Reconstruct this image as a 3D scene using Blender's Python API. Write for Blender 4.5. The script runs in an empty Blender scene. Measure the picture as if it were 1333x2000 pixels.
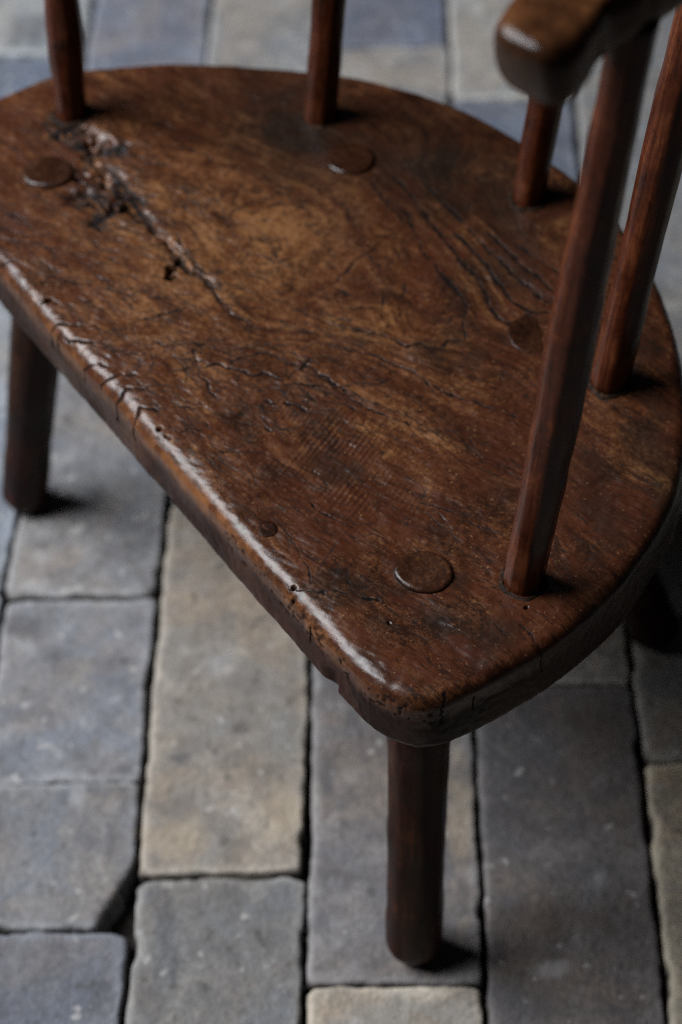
import bpy, math, random
import numpy as np
from mathutils import Matrix, Vector

random.seed(7)
SC = bpy.context.scene
COL = SC.collection

# ------------------------------------------------------------------ camera
cam_data = bpy.data.cameras.new('camera')
cam_data.sensor_fit = 'VERTICAL'
cam_data.sensor_height = 36.0
cam_data.sensor_width = 24.0
cam_data.lens = 72.0
cam_data.clip_start = 0.02
cam_data.clip_end = 60.0
cam_data.dof.use_dof = True
cam_data.dof.focus_distance = 1.025
cam_data.dof.aperture_fstop = 4.8
cam_data.dof.aperture_blades = 9
cam = bpy.data.objects.new('camera', cam_data)
COL.objects.link(cam)
RT = Vector((0.99925155, 0.01108159, -0.03706129))
UP = Vector((0.01565721, 0.76022957, 0.64946582))
FW = Vector((-0.03537221, 0.64956, -0.75948707))
m = Matrix((RT, UP, -FW)).transposed().to_4x4()
m.translation = Vector((0, 0, 1.136))
cam.matrix_world = m
SC.camera = cam

# ------------------------------------------------------------------ dim room light (world)
world = bpy.data.worlds.new('World')
SC.world = world
world.use_nodes = True
bg = world.node_tree.nodes['Background']
bg.inputs[0].default_value = (0.75, 0.88, 1.0, 1)
bg.inputs[1].default_value = 0.010

# ------------------------------------------------------------------ the window the chair stands beside
def area_light(name, loc, target, sx, sy, watts, color):
    d = bpy.data.lights.new(name, 'AREA')
    d.shape = 'RECTANGLE'; d.size = sx; d.size_y = sy
    d.energy = watts; d.color = color
    o = bpy.data.objects.new(name, d); COL.objects.link(o)
    o.location = loc
    o.rotation_euler = (Vector(target) - Vector(loc)).to_track_quat('-Z', 'Y').to_euler()
    return o
area_light('window_light', (-1.46, 1.06, 1.76), (-0.05, 0.85, 0.2), 1.35, 1.2, 77.0, (0.94, 0.97, 1.0))

SC.view_settings.view_transform = 'Standard'
SC.view_settings.look = 'None'
SC.view_settings.gamma = 1.0
SC.view_settings.exposure = 0.0
SC.view_settings.use_curve_mapping = False
SC.cycles.max_bounces = 6
SC.cycles.use_denoising = False
SC.cycles.filter_width = 1.1
SC.cycles.use_adaptive_sampling = False

# ------------------------------------------------------------------ helpers
def smooth(a, b, x):
    t = np.clip((x - a) / (b - a), 0, 1)
    return t * t * (3 - 2 * t)

def _hash(ix, iy, iz, seed):
    h = (ix * 374761393 + iy * 668265263 + iz * 2147483647 + seed * 974634777) & 0xFFFFFFFF
    h = ((h ^ (h >> 13)) * 1274126177) & 0xFFFFFFFF
    h = ((h ^ (h >> 16)) * 2246822519) & 0xFFFFFFFF
    return ((h ^ (h >> 15)) & 0xFFFF) / 32767.5 - 1.0

def vnoise(p, scale, seed=0):
    """value noise in -1..1 on an (n,3) array"""
    q = p * scale + 1000.0
    i = np.floor(q).astype(np.int64)
    f = q - i
    f = f * f * f * (f * (f * 6 - 15) + 10)
    r = 0
    for dx in (0, 1):
        wx = f[:, 0] if dx else 1 - f[:, 0]
        for dy in (0, 1):
            wy = f[:, 1] if dy else 1 - f[:, 1]
            for dz in (0, 1):
                wz = f[:, 2] if dz else 1 - f[:, 2]
                r = r + wx * wy * wz * _hash(i[:, 0] + dx, i[:, 1] + dy, i[:, 2] + dz, seed)
    return r

def fbm(p, scale, octs=3, seed=0):
    r = 0; a = 1.0; t = 0
    for o in range(octs):
        r = r + a * vnoise(p, scale * 2 ** o, seed + o * 17); t += a; a *= 0.5
    return r / t * 1.4

def grid_faces(nu, nv, wrap_u):
    """quads of an nu x nv grid of vertices, index = v*nu+u"""
    iu = np.arange(nu if wrap_u else nu - 1); iv = np.arange(nv - 1)
    U, V = np.meshgrid(iu, iv)
    U = U.ravel(); V = V.ravel(); U2 = (U + 1) % nu
    return np.c_[V * nu + U, V * nu + U2, (V + 1) * nu + U2, (V + 1) * nu + U]

def mesh_from(name, verts, quads, caps=(), attrs=None, smooth_shade=True):
    me = bpy.data.meshes.new(name)
    nq = len(quads)
    loops = [np.asarray(quads, dtype=np.int32).ravel()]
    starts = np.arange(nq) * 4
    tot = [np.full(nq, 4)]
    pos = nq * 4
    st = [starts]
    for c in caps:
        loops.append(np.asarray(c, dtype=np.int32)); st.append(np.array([pos])); tot.append(np.array([len(c)])); pos += len(c)
    loops = np.concatenate(loops); st = np.concatenate(st).astype(np.int32); tot = np.concatenate(tot).astype(np.int32)
    me.vertices.add(len(verts)); me.vertices.foreach_set('co', np.asarray(verts, dtype=np.float32).ravel())
    me.loops.add(len(loops)); me.loops.foreach_set('vertex_index', loops)
    me.polygons.add(len(st)); me.polygons.foreach_set('loop_start', st); me.polygons.foreach_set('loop_total', tot)
    me.polygons.foreach_set('use_smooth', np.full(len(st), smooth_shade))
    if attrs:
        for k, v in attrs.items():
            a = me.attributes.new(k, 'FLOAT', 'POINT'); a.data.foreach_set('value', np.asarray(v, dtype=np.float32))
    me.update(calc_edges=True)
    me.validate()
    return me

def link(name, me, mat=None, parent=None, loc=None):
    o = bpy.data.objects.new(name, me); COL.objects.link(o)
    if mat is not None and not me.materials: me.materials.append(mat)
    if parent is not None: o.parent = parent
    if loc is not None: o.location = loc
    return o

class NT:
    """small node builder"""
    def __init__(s, name):
        s.m = bpy.data.materials.new(name); s.m.use_nodes = True
        s.t = s.m.node_tree; s.n = s.t.nodes; s.l = s.t.links
        s.b = s.n['Principled BSDF']
    def new(s, typ, **kw):
        x = s.n.new(typ)
        for k, v in kw.items(): setattr(x, k, v)
        return x
    def put(s, sock, v):
        if hasattr(v, 'is_linked') or hasattr(v, 'links'): s.l.new(v, sock)
        else: sock.default_value = v
    def noise(s, vec, scale, detail=4, rough=0.55, dist=0.0):
        x = s.new('ShaderNodeTexNoise'); s.put(x.inputs['Vector'], vec)
        x.inputs['Scale'].default_value = scale; x.inputs['Detail'].default_value = detail
        x.inputs['Roughness'].default_value = rough; x.inputs['Distortion'].default_value = dist
        return x.outputs['Fac']
    def math(s, op, a, b=0.0, c=0.0, clamp=False):
        x = s.new('ShaderNodeMath', operation=op, use_clamp=clamp)
        for i, v in enumerate((a, b, c)): s.put(x.inputs[i], v)
        return x.outputs[0]
    def ramp(s, v, lo, hi, a=0.0, b=1.0):
        x = s.new('ShaderNodeMapRange', interpolation_type='SMOOTHSTEP')
        s.put(x.inputs['Value'], v)
        for k, q in zip(('From Min', 'From Max', 'To Min', 'To Max'), (lo, hi, a, b)): x.inputs[k].default_value = q
        return x.outputs['Result']
    def mix(s, f, a, b, mode='MIX'):
        x = s.new('ShaderNodeMix', data_type='RGBA', blend_type=mode)
        s.put(x.inputs[0], f)
        for i, v in ((6, a), (7, b)):
            if isinstance(v, tuple): x.inputs[i].default_value = v if len(v) == 4 else v + (1,)
            else: s.l.new(v, x.inputs[i])
        return x.outputs[2]
    def attr(s, name, typ='GEOMETRY'):
        x = s.new('ShaderNodeAttribute', attribute_name=name, attribute_type=typ)
        return x.outputs['Fac']
    def obj(s, scale=(1, 1, 1), rot=(0, 0, 0), loc=(0, 0, 0)):
        tc = s.new('ShaderNodeTexCoord'); mp = s.new('ShaderNodeMapping')
        mp.inputs['Scale'].default_value = scale; mp.inputs['Rotation'].default_value = rot; mp.inputs['Location'].default_value = loc
        s.l.new(tc.outputs['Object'], mp.inputs['Vector']); return mp.outputs[0]
    def bump(s, h, strength, dist, prev=None):
        x = s.new('ShaderNodeBump'); x.inputs['Strength'].default_value = strength; x.inputs['Distance'].default_value = dist
        s.l.new(h, x.inputs['Height'])
        if prev is not None: s.l.new(prev, x.inputs['Normal'])
        return x.outputs[0]
    def out(s, color, rough, normal=None, spec=0.5, coat=0.0, coat_rough=0.25):
        s.put(s.b.inputs['Base Color'], color); s.put(s.b.inputs['Roughness'], rough)
        s.put(s.b.inputs['Specular IOR Level'], spec)
        s.put(s.b.inputs['Coat Weight'], coat); s.b.inputs['Coat Roughness'].default_value = coat_rough
        if normal is not None:
            s.l.new(normal, s.b.inputs['Normal']); s.l.new(normal, s.b.inputs['Coat Normal'])
        return s.m

# ------------------------------------------------------------------ materials
def mat_seat():
    k = NT('waxed_elm_seat')
    p = k.obj()
    g = k.obj(scale=(1, 4.5, 3), rot=(0, 0, math.radians(-20)))
    big = k.noise(p, 16, 5, 0.6, 0.6)
    mid = k.noise(p, 55, 5, 0.65, 0.8)
    fine = k.noise(p, 260, 5, 0.75)
    spk = k.noise(p, 700, 3, 0.7)
    phi = k.attr('phi')
    sx = k.new('ShaderNodeSeparateXYZ'); k.l.new(p, sx.inputs[0])
    gv = k.new('ShaderNodeCombineXYZ'); k.l.new(k.math('MULTIPLY_ADD', k.noise(p, 45, 3, 0.6), 0.30, phi), gv.inputs[0]); k.l.new(k.math('MULTIPLY', sx.outputs[0], 3.2), gv.inputs[1]); k.l.new(k.math('MULTIPLY', sx.outputs[1], 3.2), gv.inputs[2])
    ring = k.noise(gv.outputs[0], 2.0, 6, 0.75)
    grain = k.noise(gv.outputs[0], 5.0, 4, 0.7)
    hair = k.noise(g, 420, 3, 0.7)
    wear = k.attr('wear')
    v = k.math('MULTIPLY_ADD', big, 0.5, k.math('MULTIPLY_ADD', mid, 0.85, k.math('MULTIPLY_ADD', ring, 1.15, k.math('MULTIPLY_ADD', grain, 0.85, -0.49))))   # mean ~1.1
    v = k.math('MULTIPLY_ADD', fine, 0.85, v)
    v = k.math('MULTIPLY_ADD', spk, 0.95, k.math('SUBTRACT', v, 0.72))                                                                  # ~1.28
    v = k.math('ADD', v, k.math('MULTIPLY', wear, 0.28))
    v = k.math('ADD', v, k.math('MULTIPLY', k.attr('saw'), 0.22))
    band = k.math('SUBTRACT', k.noise(gv.outputs[0], 1.5, 3, 0.55), 0.5)
    v = k.math('MULTIPLY_ADD', k.math('MULTIPLY', band, k.attr('fan')), 1.1, v)
    f1 = k.ramp(v, 1.12, 1.46); f2 = k.ramp(v, 1.40, 1.84)
    c = k.mix(f1, (0.021, 0.0078, 0.0042), (0.076, 0.0258, 0.0100))
    c = k.mix(f2, c, (0.205, 0.090, 0.034))
    red = k.ramp(k.noise(p, 23, 4, 0.6, 0.5), 0.37, 0.60, 0, 0.68)
    c = k.mix(k.math('MULTIPLY', red, k.math('SUBTRACT', 1.0, wear, clamp=True)), c, (0.066, 0.0180, 0.0078))
    rl = k.math('ABSOLUTE', k.math('SUBTRACT', k.noise(gv.outputs[0], 2.6, 4, 0.65), 0.5))
    c = k.mix(k.math('MULTIPLY', k.ramp(rl, 0.022, 0.0), k.ramp(mid, 0.35, 0.6, 0.25, 0.9)), c, (0.017, 0.0075, 0.005))
    pv = k.new('ShaderNodeCombineXYZ'); k.l.new(k.math('MULTIPLY', phi, 7.0), pv.inputs[0]); k.l.new(sx.outputs[0], pv.inputs[1]); k.l.new(sx.outputs[1], pv.inputs[2])
    pm = k.new('ShaderNodeMapping'); pm.inputs['Scale'].default_value = (1, 60, 60); k.l.new(pv.outputs[0], pm.inputs[0])
    pore = k.noise(pm.outputs[0], 2.2, 3, 0.7)
    c = k.mix(k.ramp(pore, 0.58, 0.68, 0, 0.75), c, (0.013, 0.0065, 0.0045))
    c = k.mix(k.ramp(k.noise(p, 430, 2, 0.6), 0.66, 0.74, 0, 0.5), c, (0.30, 0.155, 0.065))
    c = k.mix(k.ramp(hair, 0.62, 0.76, 0, 0.4), c, (0.016, 0.008, 0.006))
    dark = k.attr('dark')
    c = k.mix(k.math('MULTIPLY', dark, 0.92), c, (0.010, 0.0085, 0.0065))
    c = k.mix(k.attr('worn'), c, k.mix(k.ramp(mid, 0.35, 0.65), (0.085, 0.028, 0.010), (0.30, 0.115, 0.036)))
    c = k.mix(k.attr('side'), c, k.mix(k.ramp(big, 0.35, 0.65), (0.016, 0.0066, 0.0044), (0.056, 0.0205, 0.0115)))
    rot = k.attr('rot')
    rc = k.mix(k.ramp(k.noise(g, 190, 5, 0.75, 1.2), 0.50, 0.68), (0.012, 0.009, 0.008), (0.095, 0.093, 0.105))
    rc = k.mix(k.ramp(k.noise(g, 110, 4, 0.7, 1.0), 0.54, 0.62), rc, (0.19, 0.078, 0.028))
    c = k.mix(rot, c, rc)
    c = k.mix(k.attr('dirt'), c, (0.0075, 0.0062, 0.0058))
    dust = k.ramp(k.noise(p, 520, 1, 0.5), 0.80, 0.84)
    c = k.mix(k.math('MULTIPLY', dust, 0.55), c, (0.5, 0.40, 0.28))
    h = k.math('ADD', k.math('MULTIPLY', grain, 0.3), k.math('MULTIPLY', fine, 0.5))
    n = k.bump(h, 0.35, 0.0010)
    r = k.ramp(k.math('ADD', mid, k.math('MULTIPLY', fine, 0.5)), 0.5, 1.0, 0.25, 0.40)
    r = k.math('MULTIPLY_ADD', k.math('MULTIPLY', k.attr('lip'), k.ramp(k.noise(p, 130, 4, 0.7), 0.38, 0.58, -0.25, 1.0)), -0.13, r)
    matt = k.math('MAXIMUM', rot, k.attr('dirt'))
    r = k.math('ADD', r, k.math('MULTIPLY', matt, 0.45), clamp=True)
    r = k.math('ADD', r, k.math('MULTIPLY', k.attr('side'), 0.1), clamp=True)
    inv = k.math('SUBTRACT', 1.0, matt, clamp=True)
    return k.out(c, r, n, k.math('MULTIPLY', k.math('MULTIPLY', inv, 0.36), k.math('MULTIPLY_ADD', k.attr('side'), -0.85, 1.0)), k.math('MULTIPLY', inv, 0.12), 0.22)

def mat_stick(name, lo, mid_c, hi, rough=0.34, coat=0.0, spec=0.14):
    k = NT(name)
    oi = k.new('ShaderNodeObjectInfo')
    tc = k.new('ShaderNodeTexCoord')
    sh = k.new('ShaderNodeVectorMath', operation='ADD'); k.l.new(tc.outputs['Object'], sh.inputs[0])
    cx = k.new('ShaderNodeCombineXYZ'); k.l.new(k.math('MULTIPLY', oi.outputs['Random'], 9.0), cx.inputs[0]); k.l.new(k.math('MULTIPLY', oi.outputs['Random'], 5.0), cx.inputs[2])
    k.l.new(cx.outputs[0], sh.inputs[1])
    mp = k.new('ShaderNodeMapping'); mp.inputs['Scale'].default_value = (1, 1, 0.07); k.l.new(sh.outputs[0], mp.inputs[0])
    grain = k.noise(mp.outputs[0], 420, 4, 0.65, 0.2)
    blot = k.noise(sh.outputs[0], 42, 5, 0.65, 0.5)
    fine = k.noise(sh.outputs[0], 330, 3, 0.6)
    v = k.math('ADD', k.math('MULTIPLY', grain, 0.6), k.math('MULTIPLY', blot, 0.6))
    c = k.mix(k.ramp(v, 0.42, 0.62), lo, mid_c)
    c = k.mix(k.ramp(v, 0.60, 0.82), c, hi)
    c = k.mix(k.ramp(fine, 0.68, 0.76, 0, 0.45), c, (0.20, 0.10, 0.05))
    rub = k.math('MULTIPLY', k.ramp(k.noise(sh.outputs[0], 30, 5, 0.7, 0.8), 0.56, 0.70, 0, 0.6), k.ramp(grain, 0.35, 0.6))
    c = k.mix(rub, c, hi)
    c = k.mix(k.ramp(k.noise(sh.outputs[0], 120, 4, 0.75, 1.0), 0.60, 0.72, 0, 0.8), c, lo)
    c = k.mix(k.attr('dirt'), c, (0.010, 0.006, 0.0045))
    n = k.bump(k.math('ADD', k.math('MULTIPLY', grain, 0.6), k.math('MULTIPLY', fine, 0.4)), 0.4, 0.0007)
    return k.out(c, k.ramp(blot, 0.35, 0.7, rough - 0.06, rough + 0.14), n, spec, coat, 0.22)

def mat_brick():
    k = NT('worn_clay_brick')
    oi = k.new('ShaderNodeObjectInfo')
    geo = k.new('ShaderNodeNewGeometry')
    p = geo.outputs['Position']
    sh = k.new('ShaderNodeVectorMath', operation='ADD'); k.l.new(p, sh.inputs[0])
    cx = k.new('ShaderNodeCombineXYZ'); k.l.new(k.math('MULTIPLY', oi.outputs['Random'], 13.0), cx.inputs[2]); k.l.new(cx.outputs[0], sh.inputs[1])
    q = sh.outputs[0]
    big = k.noise(q, 11, 5, 0.65, 0.7); mid = k.noise(q, 38, 6, 0.72, 0.5); fine = k.noise(q, 190, 4, 0.75); speck = k.noise(q, 85, 2, 0.5)
    base = oi.outputs['Color']
    warm = k.mix(1.0, base, (1.20, 1.02, 0.86), 'MULTIPLY'); cool = k.mix(1.0, base, (0.80, 0.85, 0.94), 'MULTIPLY')
    c = k.mix(k.ramp(big, 0.34, 0.66), cool, warm)
    c = k.mix(k.ramp(mid, 0.44, 0.66, 0, 0.7), c, k.mix(1.0, base, (0.50, 0.49, 0.53), 'MULTIPLY'))
    c = k.mix(k.ramp(k.noise(q, 24, 3, 0.6, 0.8), 0.52, 0.68, 0, 0.65), c, k.mix(1.0, base, (1.45, 1.42, 1.38), 'MULTIPLY'))
    c = k.mix(k.ramp(fine, 0.35, 0.62, 0.6, 0.0), c, k.mix(1.0, base, (0.55, 0.53, 0.50), 'MULTIPLY'))
    c = k.mix(k.ramp(speck, 0.66, 0.72, 0, 0.6), c, (0.50, 0.48, 0.46))
    c = k.mix(k.ramp(speck, 0.36, 0.30, 0, 0.5), c, (0.06, 0.055, 0.05))
    e = k.attr('edge')
    c = k.mix(k.math('MULTIPLY', e, k.ramp(mid, 0.3, 0.65, 0.95, 0.3)), c, k.mix(1.0, base, (1.5, 1.48, 1.45), 'MULTIPLY'))
    c = k.mix(k.ramp(k.noise(q, 17, 4, 0.7, 1.2), 0.58, 0.70, 0, 0.55), c, k.mix(1.0, base, (0.62, 0.56, 0.50), 'MULTIPLY'))
    c = k.mix(k.math('MULTIPLY', k.attr('mark_d'), 0.6), c, (0.075, 0.075, 0.085))
    c = k.mix(k.math('MULTIPLY', k.attr('mark_r'), 0.55), c, (0.095, 0.068, 0.055))
    c = k.mix(k.math('MULTIPLY', k.attr('mark_o'), 0.45), c, (0.46, 0.37, 0.26))
    c = k.mix(k.math('MULTIPLY', k.attr('mark_s'), 0.30), c, (0.52, 0.52, 0.54))
    c = k.mix(k.attr('dirt'), c, (0.028, 0.025, 0.022))
    n = k.bump(k.math('ADD', k.math('MULTIPLY', mid, 0.45), k.math('MULTIPLY', fine, 0.55)), 0.9, 0.0040)
    return k.out(c, k.ramp(mid, 0.3, 0.7, 0.58, 0.8), n, 0.45)

def mat_bed():
    k = NT('dark_joint_dirt')
    p = k.obj(); a = k.noise(p, 60, 4, 0.7); b = k.noise(p, 400, 3, 0.7)
    c = k.mix(k.ramp(a, 0.35, 0.65), (0.012, 0.010, 0.009), (0.035, 0.030, 0.026))
    return k.out(c, 0.95, k.bump(b, 0.8, 0.003), 0.2)

M_SEAT = mat_seat()
M_STICK = mat_stick('red_brown_stick_wood', (0.013, 0.0037, 0.0022), (0.058, 0.0132, 0.0050), (0.15, 0.042, 0.0145), 0.26, 0.0, 0.24)
M_LEG = mat_stick('dark_leg_wood', (0.0075, 0.0028, 0.0018), (0.021, 0.0060, 0.0031), (0.080, 0.0225, 0.0088), 0.36, 0.0, 0.14)
M_ARM = mat_stick('dark_armrest_wood', (0.020, 0.008, 0.0045), (0.075, 0.028, 0.011), (0.20, 0.078, 0.026), 0.22, 0.0, 0.22)
M_BRICK = mat_brick()
M_BED = mat_bed()
def mat_grime():
    k = NT('socket_grime')
    p = k.new('ShaderNodeNewGeometry').outputs['Position']
    a = k.noise(p, 260, 4, 0.7)
    c = k.mix(k.ramp(a, 0.4, 0.68), (0.010, 0.0065, 0.005), (0.050, 0.025, 0.014))
    return k.out(c, 0.6, k.bump(a, 0.7, 0.0012), 0.07)
M_SEAT_GRIME = mat_grime()

# ------------------------------------------------------------------ chair placement
ANG = math.radians(-54.7295)
CHAIR_O = (-0.10986, 0.82655, 0.0)
H = 0.31                      # seat height
chair = bpy.data.objects.new('stick_chair', None); COL.objects.link(chair)
chair.location = CHAIR_O; chair.rotation_euler = (0, 0, ANG)
chair.empty_display_size = 0.1
chair['label'] = 'low antique wooden stick chair with thick worn D-shaped plank seat standing on grey brick paving'
chair['category'] = 'chair'

# seat-local coordinates: x along the front edge, y towards the back, z up
CRACKS=[(1.6,2.0,[[-0.1022,0.0349],[-0.0778,0.0295],[-0.0594,0.0281],[-0.0428,0.0247],[-0.025,0.0248]]),
(1.2,1.5,[[-0.0575,0.0269],[-0.0264,0.0214],[-0.0175,0.0263]]),
(2.0,2.5,[[-0.144,-0.0637],[-0.1419,-0.0586],[-0.1412,-0.0548]]),
(2.4,2.5,[[-0.0987,-0.0592],[-0.0982,-0.055],[-0.093,-0.0531]]),
(2.4,3.0,[[-0.0808,-0.0668],[-0.0787,-0.0612],[-0.0704,-0.0529]]),
(2.2,3.0,[[-0.0735,-0.0669],[-0.0717,-0.0624],[-0.0628,-0.0624],[-0.0518,-0.0533]]),
(1.8,2.5,[[-0.0427,-0.0654],[-0.0371,-0.0585],[-0.029,-0.0558]]),
(2.4,3.0,[[-0.024,-0.0641],[-0.0214,-0.0592],[-0.0191,-0.0521],[-0.0155,-0.0459]]),
(3.0,3.5,[[-0.0063,-0.0658],[-0.0058,-0.0624],[-0.0082,-0.0556],[-0.0014,-0.0486]]),
(2.4,4.0,[[0.0128,-0.0658],[0.0105,-0.0624],[0.0083,-0.0574],[0.0134,-0.0525],[0.017,-0.0503]]),
(1.0,1.0,[[-0.0519,-0.0275],[-0.0479,-0.0143],[-0.0446,-0.0006]]),
(1.3,1.2,[[-0.0504,-0.0198],[-0.0488,-0.0113],[-0.0464,-0.0023],[-0.043,0.005]]),
(1.8,1.6,[[-0.0327,-0.0242],[-0.0229,-0.0209],[-0.0197,-0.0146],[-0.0141,-0.0077],[-0.0102,-0.0018],[-0.0125,0.0028],[-0.0075,0.0101]]),
(2.0,2.0,[[-0.0005,-0.0224],[0.0003,-0.0166],[0.0043,-0.0119],[0.0074,-0.0036],[0.0133,-0.0012],[0.0206,0.0025],[0.0251,0.0058],[0.0294,0.0123],[0.0366,0.0159],[0.0412,0.0201],[0.0388,0.029],[0.0364,0.0358],[0.0349,0.0421]]),
(1.4,1.3,[[0.0102,0.0008],[0.0113,0.0084],[0.0135,0.0175],[0.0156,0.0224],[0.0229,0.026],[0.0312,0.0289],[0.04,0.0366],[0.049,0.0378],[0.057,0.0386],[0.0646,0.0407],[0.0704,0.0412]]),
(1.3,1.2,[[0.0018,0.0073],[0.0051,0.0124],[0.0087,0.0227],[0.0134,0.0291],[0.0178,0.0356]]),
(1.5,1.4,[[-0.0107,-0.0108],[-0.0055,-0.012],[0.0034,-0.0145],[0.0096,-0.0184],[0.0153,-0.0168],[0.0234,-0.0199],[0.032,-0.0202]]),
(1.2,1.2,[[0.019,-0.0017],[0.0261,-0.0042]]),
(3.0,3.0,[[0.0466,0.0007],[0.0498,0.0023],[0.0523,0.0044]]),
(2.0,2.2,[[0.0551,0.0088],[0.0596,0.0129],[0.0671,0.0151]]),
(2.0,2.2,[[0.0582,-0.0086],[0.068,-0.009]]),
(1.3,1.2,[[0.0381,-0.0492],[0.0377,-0.044],[0.0437,-0.0397]]),
(1.2,1.2,[[-0.0355,0.0237],[-0.0257,0.0238],[-0.0192,0.0239],[-0.0043,0.0291],[0.0041,0.0278]]),
(1.7,1.3,[[0.0073,0.0601],[0.0193,0.0655],[0.0279,0.0728],[0.0384,0.0792],[0.0429,0.0838],[0.0514,0.0861],[0.0628,0.0897],[0.0638,0.0958],[0.0694,0.0986],[0.0739,0.1032],[0.0703,0.1114],[0.0762,0.1193],[0.064,0.1266],[0.0582,0.1343]]),
(2.2,0.9,[[0.0582,0.1343],[0.0503,0.1373],[0.0381,0.1397],[0.0176,0.1422],[-0.0001,0.1439],[-0.0194,0.1523],[-0.032,0.1556],[-0.0505,0.1544]]),
(1.6,1.2,[[0.0324,0.0551],[0.0439,0.0617],[0.0503,0.0654],[0.0562,0.0705],[0.0643,0.0726],[0.0709,0.076],[0.077,0.0795],[0.0878,0.0812],[0.0971,0.0836],[0.1081,0.0886],[0.1274,0.0981],[0.1404,0.1059]]),
(1.6,1.2,[[0.0108,0.0768],[0.0178,0.0868],[0.0211,0.0913],[0.0268,0.0953],[0.0191,0.1037],[0.0197,0.1073],[0.0251,0.1115],[0.0181,0.1188]]),
(1.8,1.0,[[-0.009,0.085],[-0.0126,0.097],[-0.0181,0.1089],[-0.0181,0.1231],[-0.0214,0.1269]]),
(2.6,1.3,[[-0.0043,0.161],[0.0108,0.1585],[0.0256,0.1558],[0.0364,0.1563],[0.0519,0.1502],[0.0627,0.1461],[0.0738,0.1446],[0.0827,0.1488],[0.0824,0.1561],[0.0814,0.1625]]),
(2.6,1.3,[[-0.0002,0.1694],[0.0198,0.1674],[0.0337,0.1667],[0.0497,0.1631],[0.0649,0.1597],[0.0761,0.1611],[0.0833,0.1651],[0.0872,0.1703]]),
(2.4,1.1,[[0.0022,0.1779],[0.0197,0.1762],[0.0358,0.1753],[0.0499,0.1743],[0.0607,0.1757],[0.0706,0.1751],[0.079,0.1756]]),
(2.4,1.1,[[0.0077,0.1853],[0.03,0.184],[0.046,0.183],[0.059,0.1842],[0.0736,0.1841]]),
(2.2,1.0,[[0.0274,0.1917],[0.0462,0.1943],[0.0621,0.1963]]),
(2.2,0.7,[[-0.0508,0.1809],[-0.0336,0.1799],[-0.0223,0.1801],[-0.0083,0.1785]]),
(2.2,0.7,[[-0.07,0.1555],[-0.0507,0.1518],[-0.0398,0.1514],[-0.0293,0.1507]]),
(2.2,0.7,[[-0.0651,0.1699],[-0.0459,0.1676],[-0.0269,0.1654],[-0.0043,0.161]]),
(1.4,1.0,[[0.0384,0.0352],[0.0535,0.0379],[0.0672,0.0389],[0.0869,0.0436],[0.1098,0.055]]),
(0.7,0.7,[[0.131,-0.0414],[0.1413,-0.0434],[0.1515,-0.0454],[0.1603,-0.0474],[0.1718,-0.0523]]),
(1.0,1.0,[[0.1664,-0.0608],[0.1705,-0.0581],[0.1762,-0.0515],[0.1809,-0.0451],[0.1864,-0.0393]]),
(2.4,2.0,[[0.1767,-0.0518],[0.178,-0.0507],[0.1798,-0.0494]]),
(2.2,1.8,[[0.1911,-0.0362],[0.1944,-0.0346],[0.1998,-0.0295]]),
(0.9,0.8,[[0.181,-0.0346],[0.1891,-0.0373]]),
(0.7,0.5,[[0.1775,-0.036],[0.1707,-0.0245]]),
(0.7,0.5,[[0.1117,-0.0442],[0.1239,-0.0258],[0.1357,-0.019],[0.1413,-0.012],[0.1506,-0.0095],[0.1587,-0.0003]]),
(0.7,0.5,[[0.1664,-0.0448],[0.159,-0.0317],[0.1542,-0.0235]]),
(0.7,0.5,[[0.1767,-0.0422],[0.1669,-0.0297]]),
(1.2,1.2,[[0.2537,0.0179],[0.2614,0.0191],[0.2723,0.0187],[0.2788,0.0185]]),
(1.2,1.4,[[0.2718,-0.0229],[0.278,-0.0238]]),
(1.6,1.8,[[0.2644,-0.0362],[0.2713,-0.0423]]),
(0.9,0.7,[[0.1478,0.0617],[0.165,0.0694],[0.1804,0.0749]]),
(0.9,0.7,[[0.1583,0.0267],[0.1798,0.0378],[0.1992,0.0433]]),
(0.9,0.6,[[0.1427,0.0178],[0.1657,0.0247],[0.1939,0.0273]]),
(1.0,0.8,[[-0.1607,0.1303],[-0.1435,0.1345],[-0.12,0.1421]]),
(1.3,1.0,[[-0.0986,0.0861],[-0.0949,0.0949],[-0.0964,0.1072]]),
(1.3,1.0,[[-0.0926,0.0784],[-0.0872,0.0879],[-0.0876,0.1006]]),
(1.1,1.0,[[-0.1778,-0.0383],[-0.1614,-0.0259],[-0.14,-0.013]]),
(1.1,1.0,[[-0.1195,-0.0666],[-0.1113,-0.0469],[-0.0951,-0.0283]]),
(1.1,1.0,[[-0.0884,-0.0252],[-0.0736,-0.0164],[-0.0683,0.0016]])]
ROT=[[[-0.2363,0.0309],[-0.2236,0.0349],[-0.2078,0.039],[-0.1955,0.0262],[-0.1738,0.0265],[-0.1572,0.0268],[-0.1379,0.0263],[-0.1214,0.0302],[-0.1001,0.0263],[-0.0819,0.0241],[-0.064,0.0256],[-0.0498,0.0263]],[[-0.2281,0.0232],[-0.2104,0.0273],[-0.1975,0.0442],[-0.1908,0.0489]],[[-0.1696,0.004],[-0.1489,0.0156],[-0.1373,-0.0002]]]
HOLES=[[-0.1427,0.0222,0.0044],[-0.0774,0.016,0.0038],[-0.0717,0.0118,0.0041],[-0.1831,0.0117,0.0026],[-0.0801,0.0213,0.0024],[0.2147,-0.0336,0.0009],[0.248,0.0283,0.0012],[0.029,-0.057,0.0015],[0.0362,-0.057,0.0012],[0.0382,-0.0562,0.0012],[0.1711,-0.0629,0.0012],[0.1884,-0.0645,0.0012],[0.1665,-0.0596,0.0012],[-0.0986,-0.0555,0.0021]]
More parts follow.
